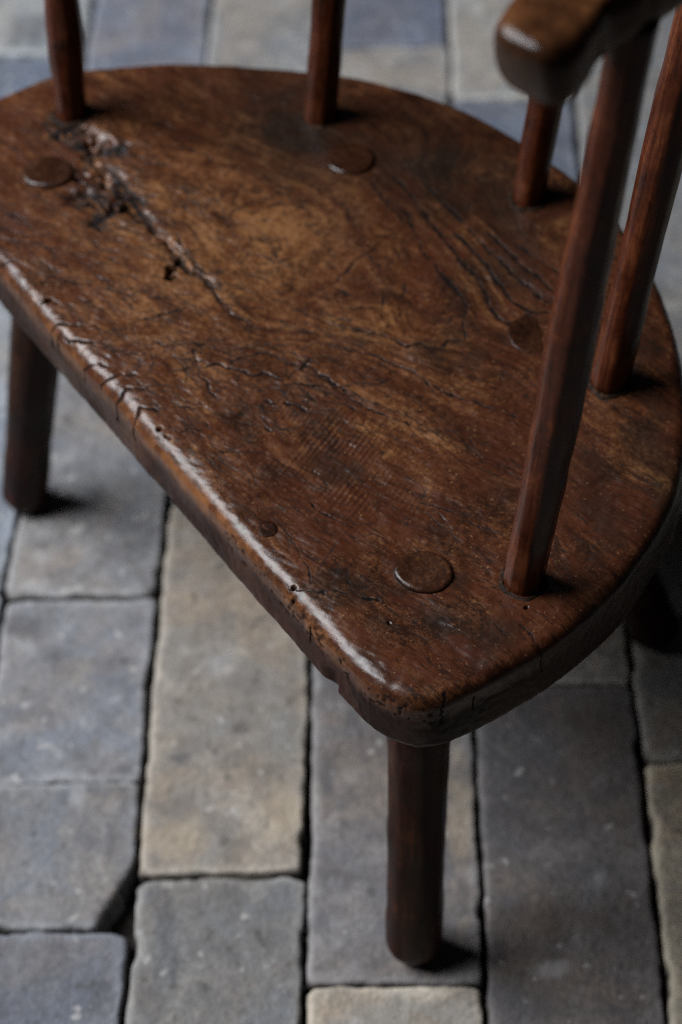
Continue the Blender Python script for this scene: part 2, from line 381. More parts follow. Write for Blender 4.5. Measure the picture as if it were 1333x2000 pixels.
GRAIN=[(10,[[0.0274,0.1917],[0.0462,0.1943],[0.0621,0.1963]]),
(9,[[0.0077,0.1853],[0.03,0.184],[0.046,0.183],[0.059,0.1842],[0.0736,0.1841]]),
(8,[[0.0022,0.1779],[0.0197,0.1762],[0.0358,0.1753],[0.0499,0.1743],[0.0706,0.1751],[0.079,0.1756]]),
(7,[[-0.0002,0.1694],[0.0198,0.1674],[0.0337,0.1667],[0.0497,0.1631],[0.0649,0.1597],[0.0761,0.1611]]),
(6,[[-0.0043,0.161],[0.0108,0.1585],[0.0256,0.1558],[0.0364,0.1563],[0.0519,0.1502],[0.0627,0.1461],[0.0779,0.1452]]),
(8.5,[[-0.0508,0.1809],[-0.0336,0.1799],[-0.0223,0.1801],[-0.0083,0.1785]]),
(6,[[-0.07,0.1555],[-0.0507,0.1518],[-0.0398,0.1514],[-0.0293,0.1507],[-0.0213,0.1536]]),
(5,[[-0.0505,0.1544],[-0.032,0.1556],[-0.0194,0.1523],[-0.0001,0.1439],[0.0176,0.1422],[0.0381,0.1397],[0.0503,0.1373],[0.065,0.1329]]),
(4.3,[[0.0108,0.0768],[0.0178,0.0868],[0.0268,0.0953],[0.0308,0.1049]]),
(4,[[0.0073,0.0601],[0.0193,0.0655],[0.0279,0.0728],[0.0384,0.0792],[0.0514,0.0861],[0.0628,0.0897],[0.0735,0.0992],[0.0906,0.1153],[0.1091,0.1266]]),
(3,[[0.0324,0.0551],[0.0439,0.0617],[0.0562,0.0705],[0.0709,0.076],[0.0878,0.0812],[0.0971,0.0836],[0.1081,0.0886],[0.1274,0.0981],[0.1404,0.1059]]),
(2,[[0.0384,0.0352],[0.0535,0.0379],[0.0672,0.0389],[0.0869,0.0436],[0.1098,0.055],[0.1478,0.0617],[0.165,0.0694],[0.1804,0.0749]]),
(1,[[0.0102,0.0008],[0.0279,0.0143],[0.0677,0.0178],[0.1148,0.0172],[0.1583,0.0267],[0.1798,0.0378],[0.1992,0.0433]]),
(0,[[-0.0005,-0.0224],[0.0291,-0.0208],[0.0849,-0.0231],[0.132,-0.0148],[0.1656,-0.0052],[0.2131,0.0129],[0.2414,0.0177]]),
(-1,[[-0.0227,-0.0364],[0.0488,-0.0399],[0.1155,-0.0432],[0.1639,-0.0367],[0.2102,-0.0304],[0.2549,-0.0184]]),
(4.8,[[-0.1287,0.098],[-0.0756,0.0971],[-0.023,0.0913],[0.0112,0.0895]]),
(4.9,[[-0.0759,0.1123],[-0.0267,0.1086],[0.0167,0.1076],[0.0584,0.1066]]),
(5.5,[[-0.1392,0.1086],[-0.0997,0.1284],[-0.0589,0.1347],[-0.0157,0.1307],[0.0293,0.1243]]),
(4.6,[[-0.1617,0.0546],[-0.1057,0.0572],[-0.0486,0.0572],[-0.0085,0.0668]]),
(3.4,[[-0.1518,0.0119],[-0.1022,0.0349],[-0.0428,0.0247],[-0.005,0.0288]]),
(2,[[-0.1805,-0.0261],[-0.1116,-0.0116],[-0.0425,-0.0072]]),
(0.6,[[-0.1572,-0.0495],[-0.086,-0.0509],[-0.0297,-0.0459]]),
(6,[[-0.2122,0.0968],[-0.162,0.1117],[-0.1037,0.1311]]),
(8,[[-0.2002,0.156],[-0.1567,0.1868],[-0.0975,0.2049]]),
(10,[[-0.1083,0.233],[-0.0504,0.242],[0.0012,0.2456]]),
(7.5,[[0.1094,0.1817],[0.1457,0.1891],[0.1759,0.1895]]),
(5,[[0.1228,0.145],[0.1614,0.1503],[0.2048,0.1575]]),
(3,[[0.164,0.1087],[0.2002,0.1078],[0.2378,0.1223]]),
(1.5,[[0.1954,0.0769],[0.234,0.0701],[0.2597,0.0763]])]


OUT = [(0,-.066),(.1,-.0662),(.2,-.0655),(.232,-.0645),(.250,-.0608),(.2615,-.0545),(.2680,-.0455),(.2718,-.030),(.2742,0),(.273,.035),
       (.266,.075),(.2585,.0945),(.247,.121),(.231,.147),(.2,.180),(.165,.2065),(.137,.224),(.095,.244),(.05,.2575),(0,.261),(-.056,.256),
       (-.1166,.2395),(-.164,.212),(-.19,.1895),(-.237,.139),(-.2743,.083),(-.287,.051),(-.29,.0145),(-.2875,-.015),(-.281,-.040),
       (-.270,-.0545),(-.254,-.0625),(-.235,-.065),(-.1,-.067)]

def closed_curve(pts, n):
    P = np.array(pts, float); m_ = len(P)
    segs = []
    for i in range(m_):
        p0, p1, p2, p3 = P[i - 1], P[i], P[(i + 1) % m_], P[(i + 2) % m_]
        # centripetal-ish: limit tangents by segment length
        L = np.hypot(*(p2 - p1)); La = np.hypot(*(p1 - p0)) + L; Lb = np.hypot(*(p3 - p2)) + L
        t1 = (p2 - p0) / La * L; t2 = (p3 - p1) / Lb * L
        t = np.linspace(0, 1, 60, endpoint=False)[:, None]
        segs.append((2*t**3-3*t**2+1)*p1 + (t**3-2*t**2+t)*t1 + (-2*t**3+3*t**2)*p2 + (t**3-t**2)*t2)
    Q = np.concatenate(segs); Q = np.r_[Q, Q[:1]]
    s = np.r_[0, np.cumsum(np.hypot(*np.diff(Q, axis=0).T))]
    ss = np.linspace(0, s[-1], n, endpoint=False)
    return np.c_[np.interp(ss, s, Q[:, 0]), np.interp(ss, s, Q[:, 1])]

def poly_dist(p, poly, wob=None):
    """distance of (n,2) points to a polyline"""
    d = np.full(len(p), 9.0)
    for a, b in zip(poly[:-1], poly[1:]):
        a = np.array(a); b = np.array(b); v = b - a; L2 = max(v @ v, 1e-12)
        t = np.clip(((p - a) @ v) / L2, 0, 1)
        d = np.minimum(d, np.hypot(*(p - a - t[:, None] * v).T))
    return d

def build_seat():
    N = 1900
    P = closed_curve(OUT, N)
    T = np.roll(P, -1, 0) - np.roll(P, 1, 0); T /= np.hypot(*T.T)[:, None]
    Nin = np.c_[-T[:, 1], T[:, 0]]
    for _ in range(30): Nin = (np.roll(Nin, 1, 0) + Nin + np.roll(Nin, -1, 0)) / 3
    Nin /= np.hypot(*Nin.T)[:, None]
    front = smooth(-.030, -.058, P[:, 1])                      # 1 along the straight front edge
    # profile: (inset, z below top) from underside to top
    R = np.where(front > .5, .0098, .0080) * 1.0
    for _ in range(60): R = (np.roll(R, 1) + R + np.roll(R, -1)) / 3
    th = .041
    rows = []; kind = []
    for d in (.05, .02, .009): rows.append((np.full(N, d), np.full(N, -th))); kind.append(0)
    for a in np.linspace(0, 90, 7): rows.append((np.full(N, .006) * (1 - math.sin(math.radians(a))), np.full(N, -th + .006 * (1 - math.cos(math.radians(a)))))); kind.append(0)
    for t in np.linspace(0, 1, 34)[1:-1]:
        rows.append((.0 + 0 * R + t * .0012, -th + .006 + t * (th - .006 - R))); kind.append(1)
    for a in np.linspace(0, 90, 20):
        s_, c_ = math.sin(math.radians(a)), math.cos(math.radians(a))
        rows.append((.0012 + R * (1 - c_), -R * (1 - s_))); kind.append(2)
    d0 = .0012 + R
    S = np.c_[np.clip(P[:, 0] * .62, -.165, .165), np.full(N, .085)]
    E0 = P + Nin * d0[:, None]
    V = []
    for d, z in rows: V.append(np.c_[P + Nin * d[:, None], z])
    M_ = 230
    for t in np.linspace(0, 1, M_ + 1)[1:]:
        V.append(np.c_[E0 + (S - E0) * t, np.zeros(N)])
    nrow = len(V)
    V = np.concatenate(V); V[:, 2] += H
    nprof = len(rows)
    row = np.repeat(np.arange(nrow), N)
    top = smooth(H - .012, H - .003, V[:, 2])
    xy = V[:, :2]
    fr = np.tile(front, nrow)
    edge_i = np.tile(np.arange(N), nrow)
    inset = np.maximum(0, np.r_[np.repeat(0, nprof * N), (np.linspace(0, 1, M_ + 1)[1:, None] * np.hypot(*(S - E0).T)[None]).ravel()])
    # ------ height field
    h = .0011 * vnoise(V, 16, 1) + .0006 * vnoise(V, 42, 2) + .00026 * vnoise(V, 120, 3) + .00014 * vnoise(V, 300, 4)
    ca, sa = math.cos(math.radians(21)), math.sin(math.radians(21))
    G = np.c_[xy[:, 0] * ca + xy[:, 1] * sa, (-xy[:, 0] * sa + xy[:, 1] * ca) * 5, V[:, 2] * 4]
    h += .00013 * vnoise(G, 95, 8) + .00006 * vnoise(G, 230, 9)
    h -= (.0005 + .0001 * fr) * np.exp(-inset / .007)
    rgh = smooth(.10, -.05, xy[:, 0]) * smooth(.10, .02, xy[:, 1])
    h += rgh * (.00018 * (.4 - np.abs(vnoise(V, 170, 10))) + .00009 * vnoise(V, 480, 11))
    dirt = np.zeros(len(V)); rot = np.zeros(len(V)); dark = np.zeros(len(V)); worn = np.zeros(len(V)); side = np.zeros(len(V))
    Wb = xy + np.c_[vnoise(V, 150, 21), vnoise(V, 150, 22)] * .0010 + np.c_[vnoise(V, 420, 23), vnoise(V, 420, 24)] * .0008
    # grain lines: a thin-plate field that is level along each traced grain line
    pp = []; vv = []
    for val, poly in GRAIN:
        for a_, b_ in zip(poly[:-1], poly[1:]):
            for t in (0, .5): pp.append((a_[0] + (b_[0] - a_[0]) * t, a_[1] + (b_[1] - a_[1]) * t)); vv.append(val)
        pp.append(tuple(poly[-1])); vv.append(val)
    pp = np.array(pp); vv = np.array(vv, float); np_ = len(pp)
    tps = lambda r2: .5 * r2 * np.log(r2 + 1e-12)
    D2 = ((pp[:, None] - pp[None]) ** 2).sum(-1)
    A_ = np.zeros((np_ + 3, np_ + 3)); A_[:np_, :np_] = tps(D2) + np.eye(np_) * 1.5e-4; A_[:np_, np_] = 1; A_[:np_, np_ + 1:] = pp; A_[np_:, :np_] = A_[:np_, np_:].T
    co = np.linalg.solve(A_, np.r_[vv, 0, 0, 0])
    phi = co[np_] + xy @ co[np_ + 1:]
    for i_ in range(np_): phi = phi + co[i_] * tps(((xy - pp[i_]) ** 2).sum(1))
    phi = phi - (H - V[:, 2]) * 120 * (1 - top)
    gs = np.c_[phi + .3 * vnoise(V, 60, 12), xy[:, 0] * 5, xy[:, 1] * 5]
    fan = smooth(-.05, .03, xy[:, 0]) * smooth(.02, .07, xy[:, 1])
    h += (.00010 + .00030 * fan) * vnoise(gs, 2.2, 13)
    # cracks traced from the real seat
    lo = V[:, 2] > H - .02
    def cut(poly, w, dep, dirt_w=1.0):
        a = np.array(poly); b0 = a.min(0) - .012; b1 = a.max(0) + .012
        sel = np.where(lo & (xy[:, 0] > b0[0]) & (xy[:, 0] < b1[0]) & (xy[:, 1] > b0[1]) & (xy[:, 1] < b1[1]))[0]
        if not len(sel): return
        d = poly_dist(Wb[sel], poly)
        ww = w * (.75 + .55 * vnoise(V[sel], 210, 31))
        g = np.exp(-(d / np.maximum(ww, .0003)) ** 2)
        g *= smooth(-.9, .0, vnoise(V[sel], 90, 33) + .25)
        h[sel] -= g * dep
        # tiny raised lip
        h[sel] += .06 * dep * np.exp(-((d - 2.2 * ww) / (1.2 * ww + 1e-5)) ** 2)
        dirt[sel] = np.maximum(dirt[sel], smooth(.06, .45, g) * dirt_w)
    for w, dep, poly in CRACKS:
        wide = w >= 2.1 and dep <= 1.35
        cut(poly, w * (.00046 if wide else .00038), dep * (.00036 if wide else .00030), .95 if dep > .65 else .65)
    rng = np.random.RandomState(3)
    # fine crackle over the front-left half and a few over the rest
    for i in range(560):
        if i < 430: x, y = rng.uniform(-.19, .07), rng.uniform(-.055, .07)
        else: x, y = rng.uniform(-.22, .25), rng.uniform(-.05, .22)
        L = rng.uniform(.006, .026) if i < 430 else rng.uniform(.006, .02); a = math.radians(rng.normal(36 if i < 430 else 24, 17))
        pts = []
        for j in range(5):
            pts.append((x, y)); a += rng.normal(0, .22); x += math.cos(a) * L / 4; y += math.sin(a) * L / 4
        cut(pts, rng.uniform(.00018, .00036), rng.uniform(.00010, .00036), rng.uniform(.6, 1.0))
    # decayed seam
    for j, poly in enumerate(ROT):
        d = poly_dist(Wb + np.c_[vnoise(V, 70, 41), vnoise(V, 70, 42)] * .004, poly)
        w = (.0082 if j == 0 else .0075) * (.75 + .6 * vnoise(V, 60, 43))
        if j == 0: w = w * np.interp(xy[:, 0], [-.23, -.18, -.12, -.08], [1.1, 1.05, .60, .28])
        g = np.exp(-(d / np.maximum(w, .0006)) ** 2) * lo
        h -= g * (.0024 + .0034 * np.clip(vnoise(V, 130, 44), -.4, 1))
        h += g * .0011 * (.5 - 2 * np.abs(vnoise(V, 230, 45))) + g * .0005 * vnoise(V, 600, 49)
        rot = np.maximum(rot, smooth(.12, .6, g) * smooth(-.75, .05, vnoise(V, 110, 46)))
        halo = np.exp(-(d / (w * 2.6 + .001)) ** 2) * lo
        h -= halo * .0009 * np.clip(vnoise(V, 170, 47), 0, 1)
        dirt = np.maximum(dirt,   .6 * halo * smooth(.15, .45, vnoise(V, 190, 48)))
    for x, y, r in HOLES:
        d = np.hypot(Wb[:, 0] - x, (Wb[:, 1] - y)) if r > .0015 else np.hypot(xy[:, 0] - x, xy[:, 1] - y)
        g = (1 - smooth(.55 * r, 1.05 * r, d)) * lo
        h -= g * min(.007, r * 3.0); dirt = np.maximum(dirt, g)
    # saw marks
    sx = xy[:, 0] * .98 + xy[:, 1] * .47
    reg = np.exp(-(((xy[:, 0] - .110) / .052) ** 2 + ((xy[:, 1] - .004) / .030) ** 2) ** 1.5)
    sw = np.sin(sx * 2 * math.pi / .0034 + 2.4 * vnoise(V, 40, 51) + .8 * vnoise(V, 140, 53)) * reg * smooth(-.45, .45, vnoise(V, 85, 52) + .5 * vnoise(V, 300, 54))
    h += sw * .00015
    # patches: darker back and right, sat-upon pale middle
    dark_n = vnoise(V, 28, 61) * .6 + vnoise(V, 75, 62) * .4
    back = np.exp(-(((xy[:, 0] + .135) / .085) ** 2 + ((xy[:, 1] - .150) / .042) ** 2)) + .9 * np.exp(-(((xy[:, 0] + .03) / .07) ** 2 + ((xy[:, 1] - .205) / .035) ** 2))
    dark = np.clip(back * (.85 + .9 * dark_n), 0, 1) * .85
    dark = np.maximum(dark, .55 * smooth(.05, .5, dark_n) * smooth(.0, .14, xy[:, 0] + xy[:, 1] * .4))
    wear = np.exp(-(((xy[:, 0] + .075) / .115) ** 2 + ((xy[:, 1] - .045) / .085) ** 2))
    wear = np.maximum(wear, .8 * np.exp(-(((xy[:, 0] - .05) / .075) ** 2 + ((xy[:, 1] - .075) / .045) ** 2)))
    # front edge: bare wood below the rounded arris, pitted by worm
    band = fr * smooth(H - .0185, H - .0095, V[:, 2]) * (1 - smooth(H - .0052, H - .0012, V[:, 2]))
    worn = np.clip(band * (smooth(-.55, .25, vnoise(V, 45, 71)) + .15), 0, 1) * np.interp(xy[:, 0], [-.3, .02, .09, .195, .225], [.40, .32, .6, .6, .12])
    pits = smooth(.28, .6, vnoise(V, 480, 72) + .5 * vnoise(V, 110, 73)) * fr
    pz = smooth(H - .022, H - .013, V[:, 2]) * (1 - smooth(H - .006, H - .002, V[:, 2])) * smooth(.085, .125, xy[:, 0])
    pz = np.maximum(pz, .55 * smooth(H - .016, H - .010, V[:, 2]) * (1 - smooth(H - .006, H - .002, V[:, 2])) * smooth(.0, -.15, xy[:, 0]))
    pits = pits * pz
    nn = np.c_[np.tile(-Nin, (nrow, 1)), np.zeros(len(V))]
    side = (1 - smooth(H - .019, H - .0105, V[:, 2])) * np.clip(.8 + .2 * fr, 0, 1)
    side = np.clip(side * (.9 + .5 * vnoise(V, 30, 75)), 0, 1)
    rim = 1 - top
    # nicks across the arris
    edge_bump = .0005 * vnoise(V, 50, 81) + .00022 * vnoise(V, 330, 84) + .00018 * vnoise(V, 170, 82) + .0004 * vnoise(V, 20, 83)
    out = edge_bump * rim - pits * .0006
    # splintered lower edge near the right corner
    ch = smooth(.213, .2115, xy[:, 0]) * smooth(.198, .209, xy[:, 0]) * fr * (1 - smooth(H - .030, H - .018, V[:, 2]))
    out -= ch * .0028
    dirt = np.maximum(dirt, pits * .7)
    V[:, 2] += h * top
    V += nn * out[:, None]
    global SEAT_TOP
    SEAT_TOP = V[row >= nprof]
    quads = grid_faces(N, nrow, True)
    cap = list(range(N))[::-1]
    me = mesh_from('seat', V, quads, [cap], dict(dirt=dirt, rot=np.clip(rot, 0, 1), dark=dark, worn=worn, side=side, wear=np.clip(wear, 0, 1), saw=sw, phi=phi, fan=fan, lip=fr * rim * smooth(H - .012, H - .006, V[:, 2])))
    return link('seat', me, M_SEAT, chair)
seat = build_seat()
def seat_z(x, y, r):
    d = np.hypot(SEAT_TOP[:, 0] - x, SEAT_TOP[:, 1] - y)
    return float(np.median(SEAT_TOP[d < r, 2]))

# ------------------------------------------------------------------ shaved round-ish parts
def shaved(name, a, b, radii, sides=8, flat=.6, seg=60, ring=40, seed=0, twist=0.0, foot=None, dirt_base=0.0, cap0=True):
    """a hand-shaved rod from a to b (chair coordinates); radii = [(t, r)...]"""
    a = np.array(a, float); b = np.array(b, float); ax = b - a; L = np.linalg.norm(ax); ax /= L
    e1 = np.cross(ax, [0.3, 1, 0]); e1 /= np.linalg.norm(e1); e2 = np.cross(ax, e1)
    ts = np.linspace(0, 1, seg)
    if foot: ts = np.unique(np.r_[ts, np.linspace(0, foot * 1.3 / L, 8)])
    th = np.arange(ring) / ring * 2 * math.pi
    rs = np.interp(ts, [q[0] for q in radii], [q[1] for q in radii])
    TT, TH = np.meshgrid(ts, th, indexing='ij'); RR = np.repeat(rs[:, None], ring, 1)
    ph = twist + .12 * np.sin(TT * 5 + seed)
    k = (TH - ph) % (2 * math.pi / sides) - math.pi / sides
    polyr = math.cos(math.pi / sides) / np.cos(k) * 1.035
    r = RR * (flat * polyr + (1 - flat))
    base = a + ax * (TT[..., None] * L)
    D = np.cos(TH)[..., None] * e1 + np.sin(TH)[..., None] * e2
    Pn = (base + D * RR[..., None]).reshape(-1, 3) + seed * 3.1
    r = r + (.0009 * vnoise(Pn, 22, 5 + seed) + .0004 * vnoise(Pn, 60, 7 + seed) + .00025 * vnoise(Pn * np.array([1, 1, .3]), 130, 6 + seed)).reshape(r.shape)
    if foot:                                              # chamfered foot
        cut_ = np.clip(1 - TT * L / foot, 0, 1); r = r * (1 - .40 * cut_ ** 1.3)
    # local coordinates: origin at a, z along the rod, so the grain runs with it
    V = np.c_[(np.cos(TH) * r).ravel(), (np.sin(TH) * r).ravel(), (TT * L).ravel()]
    # soft domed ends
    q = grid_faces(ring, len(ts), True)
    dirt = (dirt_base * np.exp(-(TT * L) / .006)).ravel()
    me = mesh_from(name, V, q, [list(range(ring))[::-1], list(range((len(ts) - 1) * ring, len(ts) * ring))], dict(dirt=dirt))
    M4 = Matrix((Vector(e1), Vector(e2), Vector(ax))).transposed().to_4x4(); M4.translation = Vector(a)
    return me, M4

# legs: tenon centre on the seat, centre of the foot
LEGS = [((-.200, 0), (-.2307, -.0538), 11), ((.1985, 0), (.2352, -.0372), 12), ((.0945, .1555), (.1375, .2415), 13), ((-.0945, .1555), (-.1375, .2415), 14)]
legs = []
for i, ((tx, ty), (fx, fy), sd) in enumerate(LEGS):
    t0 = (H - .036) / H
    top_ = (fx + (tx - fx) * t0, fy + (ty - fy) * t0, H - .036)
    me, M4 = shaved('leg', (fx, fy, .0003), top_, [(0, .0168), (.5, .0176), (1, .0182)], 8, .5, 50, 48, sd, .2 + i * .31, foot=.013)
    o = link('leg', me, M_LEG, chair); o.matrix_local = M4
    legs.append((o, M4))

# the legs' ends showing through the seat: low domed oval plugs, each a sub-part of its leg
def tenon(leg, M4, x, y, rx, ry, rise, rot, seed, tilt=(0, 0)):
    nr, na = 14, 64
    V = []; D = []
    prof = [(1.0, -.010), (1.0, 0), (.985, rise * .45), (.955, rise * .72), (.915, rise * .88)] + [(q, rise * (1 + .10 * (1 - q * q))) for q in np.linspace(.88, .02, nr)]
    for q, z in prof:
        for j in range(na):
            a = j / na * 2 * math.pi
            w = 1 + .030 * math.sin(2 * a + seed) + .022 * math.sin(3 * a + 2 * seed) + .008 * math.sin(7 * a + seed)
            px, py = rx * q * w * math.cos(a), ry * q * w * math.sin(a)
            X = px * math.cos(rot) - py * math.sin(rot); Y = px * math.sin(rot) + py * math.cos(rot)
            V.append((X, Y, z + (X * tilt[0] + Y * tilt[1] if z > 0 else 0)))
    V = np.array(V); V[:, 2] += .00018 * vnoise(V + seed, 300, 3) * (V[:, 2] > 0)
    dirt = np.r_[np.ones(2 * na), np.full(na, .5), np.zeros(len(V) - 3 * na)]
    me = mesh_from('leg_tenon', V, grid_faces(na, len(prof), True), [list(range((len(prof) - 1) * na, len(prof) * na))], dict(dirt=dirt))
    o = link('leg_tenon', me, M_TENON, leg)
    o.matrix_parent_inverse = Matrix.Identity(4)
    o.matrix_local = M4.inverted() @ Matrix.Translation((x, y, seat_z(x, y, rx)))
    return o
M_TENON = mat_stick('end_grain_tenon_wood', (0.010, 0.0040, 0.0025), (0.030, 0.0102, 0.0046), (0.085, 0.032, 0.0125), 0.27, 0.0, 0.27)
tenon(legs[0][0], legs[0][1], -.1995, .0, .0165, .0150, .0022, .5, 1.0, (.02, .03))
tenon(legs[1][0], legs[1][1], .1985, .0, .0155, .0140, .0021, .7, 2.2, (.0, .01))
tenon(legs[2][0], legs[2][1], .0955, .1520, .0150, .0138, .0006, .4, 3.1, (-.07, -.02))
tenon(legs[3][0], legs[3][1], -.0945, .1575, .0158, .0145, .0021, .4, 4.0, (0, .02))

# small round plug let into the seat near the front edge
pv = []; na = 40
for q, z in ((1, -.004), (1, .0001), (.9, .00035), (.6, .0003), (.2, .0003)):
    for j in range(na):
        a = j / na * 2 * math.pi; w = 1 + .03 * math.sin(3 * a)
        pv.append((.0056 * q * w * math.cos(a), .0054 * q * w * math.sin(a), z))
me = mesh_from('plug', np.array(pv), grid_faces(na, 5, True), [list(range(4 * na, 5 * na))], dict(dirt=np.full(len(pv), .35)))
plug = link('plug', me, M_LEG, seat, (.1259, -.049, seat_z(.1259, -.049, .005) - .0001))

# sticks: foot on the seat, lean per metre of height
RISE = .345
STICKS = [(.2334, .0378, .0452, .0878, 1.9, 21), (.1495, .1640, .012, .140, .3, 22), (.0005, .2240, .0, .140, 1.1, 23), (-.1415, .1670, -.010, .140, .7, 24), (-.2400, .0410, -.030, .085, 1.4, 25)]
for x, y, dx, dy, tw, sd in STICKS:
    slim, fl = (1.0, .75) if sd == 21 else (1.0, .55)
    a = (x - dx * .012, y - dy * .012, H - .012); b = (x + dx * RISE, y + dy * RISE, H + RISE)
    me, M4 = shaved('stick', a, b, [(0, .0098 * slim), (.04, .0102 * slim), (.45, .0113 * slim), (.8, .0102 * slim), (1, .0094 * slim)], 8, fl, 90, 48, sd, tw, dirt_base=0)
    o = link('stick', me, M_STICK, chair); o.matrix_local = M4
    # grime packed round the socket
    nv = 48; cv = []; dd = []
    for q, z, dv in ((1.00, .0010, .3), (1.08, .0008, .4), (1.16, .0004, .6), (1.28, -.0012, .8)):
        for j in range(nv):
            an = j / nv * 2 * math.pi
            w = 1 + .05 * math.sin(2 * an + sd) + .05 * math.sin(5 * an + 2 * sd) + .03 * math.sin(11 * an)
            cv.append((.0106 * q * w * math.cos(an), .0110 * q * w * math.sin(an), z)); dd.append(dv)
    cm = mesh_from('socket_grime', np.array(cv), grid_faces(nv, 4, True), [], dict(dirt=np.array(dd)))
    g = link('socket_grime', cm, M_SEAT_GRIME, o)
    g.matrix_local = M4.inverted() @ Matrix.Translation((x, y, seat_z(x, y, .012)))

# ------------------------------------------------------------------ armrest: one bent bow over all the sticks
def build_arm():
    ctr = [(.2585, .002), (.2560, .016), (.2530, .026), (.2490, .040), (.2440, .0685), (.2330, .105), (.2080, .150), (.152, .208), (.082, .252), (0, .268)]
    hw_o = [.0145, .0165, .0150, .0100, .0125, .018, .020, .020, .020, .020]      # towards the outside
    hw_i = [.0165, .0215, .0240, .0270, .0300, .030, .022, .020, .020, .020]      # towards the inside
    A = np.array(ctr); A = np.r_[A, (A[:-1] * [-1, 1])[::-1]]
    wo = np.r_[hw_o, hw_o[:-1][::-1]]; wi = np.r_[hw_i, hw_i[:-1][::-1]]
    s = np.r_[0, np.cumsum(np.hypot(*np.diff(A, axis=0).T))]
    n = 720; ss = np.linspace(0, s[-1], n)
    for_ = lambda v: np.interp(ss, s, v)
    C = np.c_[for_(A[:, 0]), for_(A[:, 1])]; WO = for_(wo); WI = for_(wi)
    for _ in range(25):
        C[1:-1] = (C[:-2] + C[1:-1] + C[2:]) / 3; WO[1:-1] = (WO[:-2] + WO[1:-1] + WO[2:]) / 3; WI[1:-1] = (WI[:-2] + WI[1:-1] + WI[2:]) / 3
    T = np.gradient(C, axis=0); T /= np.hypot(*T.T)[:, None]; O_ = np.c_[T[:, 1], -T[:, 0]]
    top_z, bot_z = .3680, .3365
    ring = []
    m_ = 44
    for j in range(m_):
        a = (j + .5) / m_ * 2 * math.pi; c, s_ = math.cos(a), math.sin(a)
        ring.append((math.copysign(abs(c) ** .52, c), math.copysign(abs(s_) ** .54, s_)))
    V = []
    end = np.minimum(np.arange(n), np.arange(n)[::-1]) * (s[-1] / (n - 1))
    for i in range(n):
        f = min(1.0, end[i] / .0085); rr = math.sqrt(max(0, 1 - (1 - f) ** 2)) * .45 + .55
        zc = (top_z + bot_z) / 2; zh = (top_z - bot_z) / 2
        # shoulder behind the widened hand
        sh = float(smooth(.020, .030, end[i])) * .0016
        for c, s_ in ring:
            w = (WO[i] if c > 0 else WI[i]) * rr
            V.append((C[i, 0] + O_[i, 0] * c * w, C[i, 1] + O_[i, 1] * c * w, H + zc + s_ * (zh - sh) * rr)); raked = max(0, 1 - end[i] / .03) * .004 * (1 - s_) / 2; V[-1] = (V[-1][0] + T[i, 0] * raked * (1 if i < n / 2 else -1), V[-1][1] + T[i, 1] * raked * (1 if i < n / 2 else -1), V[-1][2])
    V = np.array(V)
    V += (.0014 * vnoise(V, 45, 91) + .0005 * vnoise(V, 130, 92))[:, None] * np.array([.6, .6, 1])
    me = mesh_from('armrest', V, grid_faces(m_, n, True), [list(range(m_))[::-1], list(range((n - 1) * m_, n * m_))], dict(dirt=np.repeat(.7 * np.exp(-(end / .0045) ** 2), m_)))
    # flip check: make sure normals point outwards
    return link('armrest', me, M_ARM, chair)
build_arm()

# ------------------------------------------------------------------ paving
bed = mesh_from('joint_bed', np.array([(-4, -2, -.020), (4, -2, -.020), (4, 6, -.020), (-4, 6, -.020)], float), np.array([[0, 1, 2, 3]]))
ground = link('ground', bed, M_BED); ground['kind'] = 'structure'
pave = bpy.data.objects.new('pavement', None); COL.objects.link(pave); pave['kind'] = 'structure'

# marks seen on single bricks: d dark smear, r brown patch, o ochre patch, s pale scuff (centre and half sizes on the ground)
BRICK_MARKS = [('d',-0.1599,0.6401,0.0045,0.0268), ('d',-0.1525,0.6046,0.0051,0.0156), ('d',-0.1682,0.6566,0.0052,0.0092), ('r',0.0858,0.6377,0.0349,0.0142), ('d',0.0577,0.6488,0.0128,0.0144), ('s',0.0806,0.6016,0.0125,0.0048), ('s',0.0326,0.6674,0.0065,0.0110), ('s',-0.2675,0.9323,0.0067,0.0067), ('s',-0.2739,0.9065,0.0147,0.0065), ('d',-0.2528,0.8449,0.0125,0.0097), ('d',-0.2771,0.8698,0.0145,0.0135), ('d',-0.1566,0.7588,0.0075,0.0057), ('s',-0.2240,0.7297,0.0068,0.0118), ('s',-0.1348,0.8342,0.0106,0.0108), ('o',-0.1610,0.6959,0.0199,0.0227), ('o',-0.0854,0.7104,0.0133,0.0267), ('s',-0.0195,0.5869,0.0044,0.0027), ('s',0.1129,0.6629,0.0045,0.0073), ('d',-0.0428,0.7860,0.0089,0.0247), ('d',-0.0594,0.7495,0.0068,0.0199), ('o',0.0273,0.7090,0.0099,0.0562), ('d',-0.3461,1.5617,0.0238,0.0232), ('r',0.1245,0.7794,0.0237,0.0244), ('d',-0.0955,0.7163,0.0027,0.0023), ('d',-0.1953,0.7513,0.0068,0.0040), ('d',0.0485,0.5789,0.0185,0.0167), ('s',0.1426,0.9530,0.0110,0.0096)]

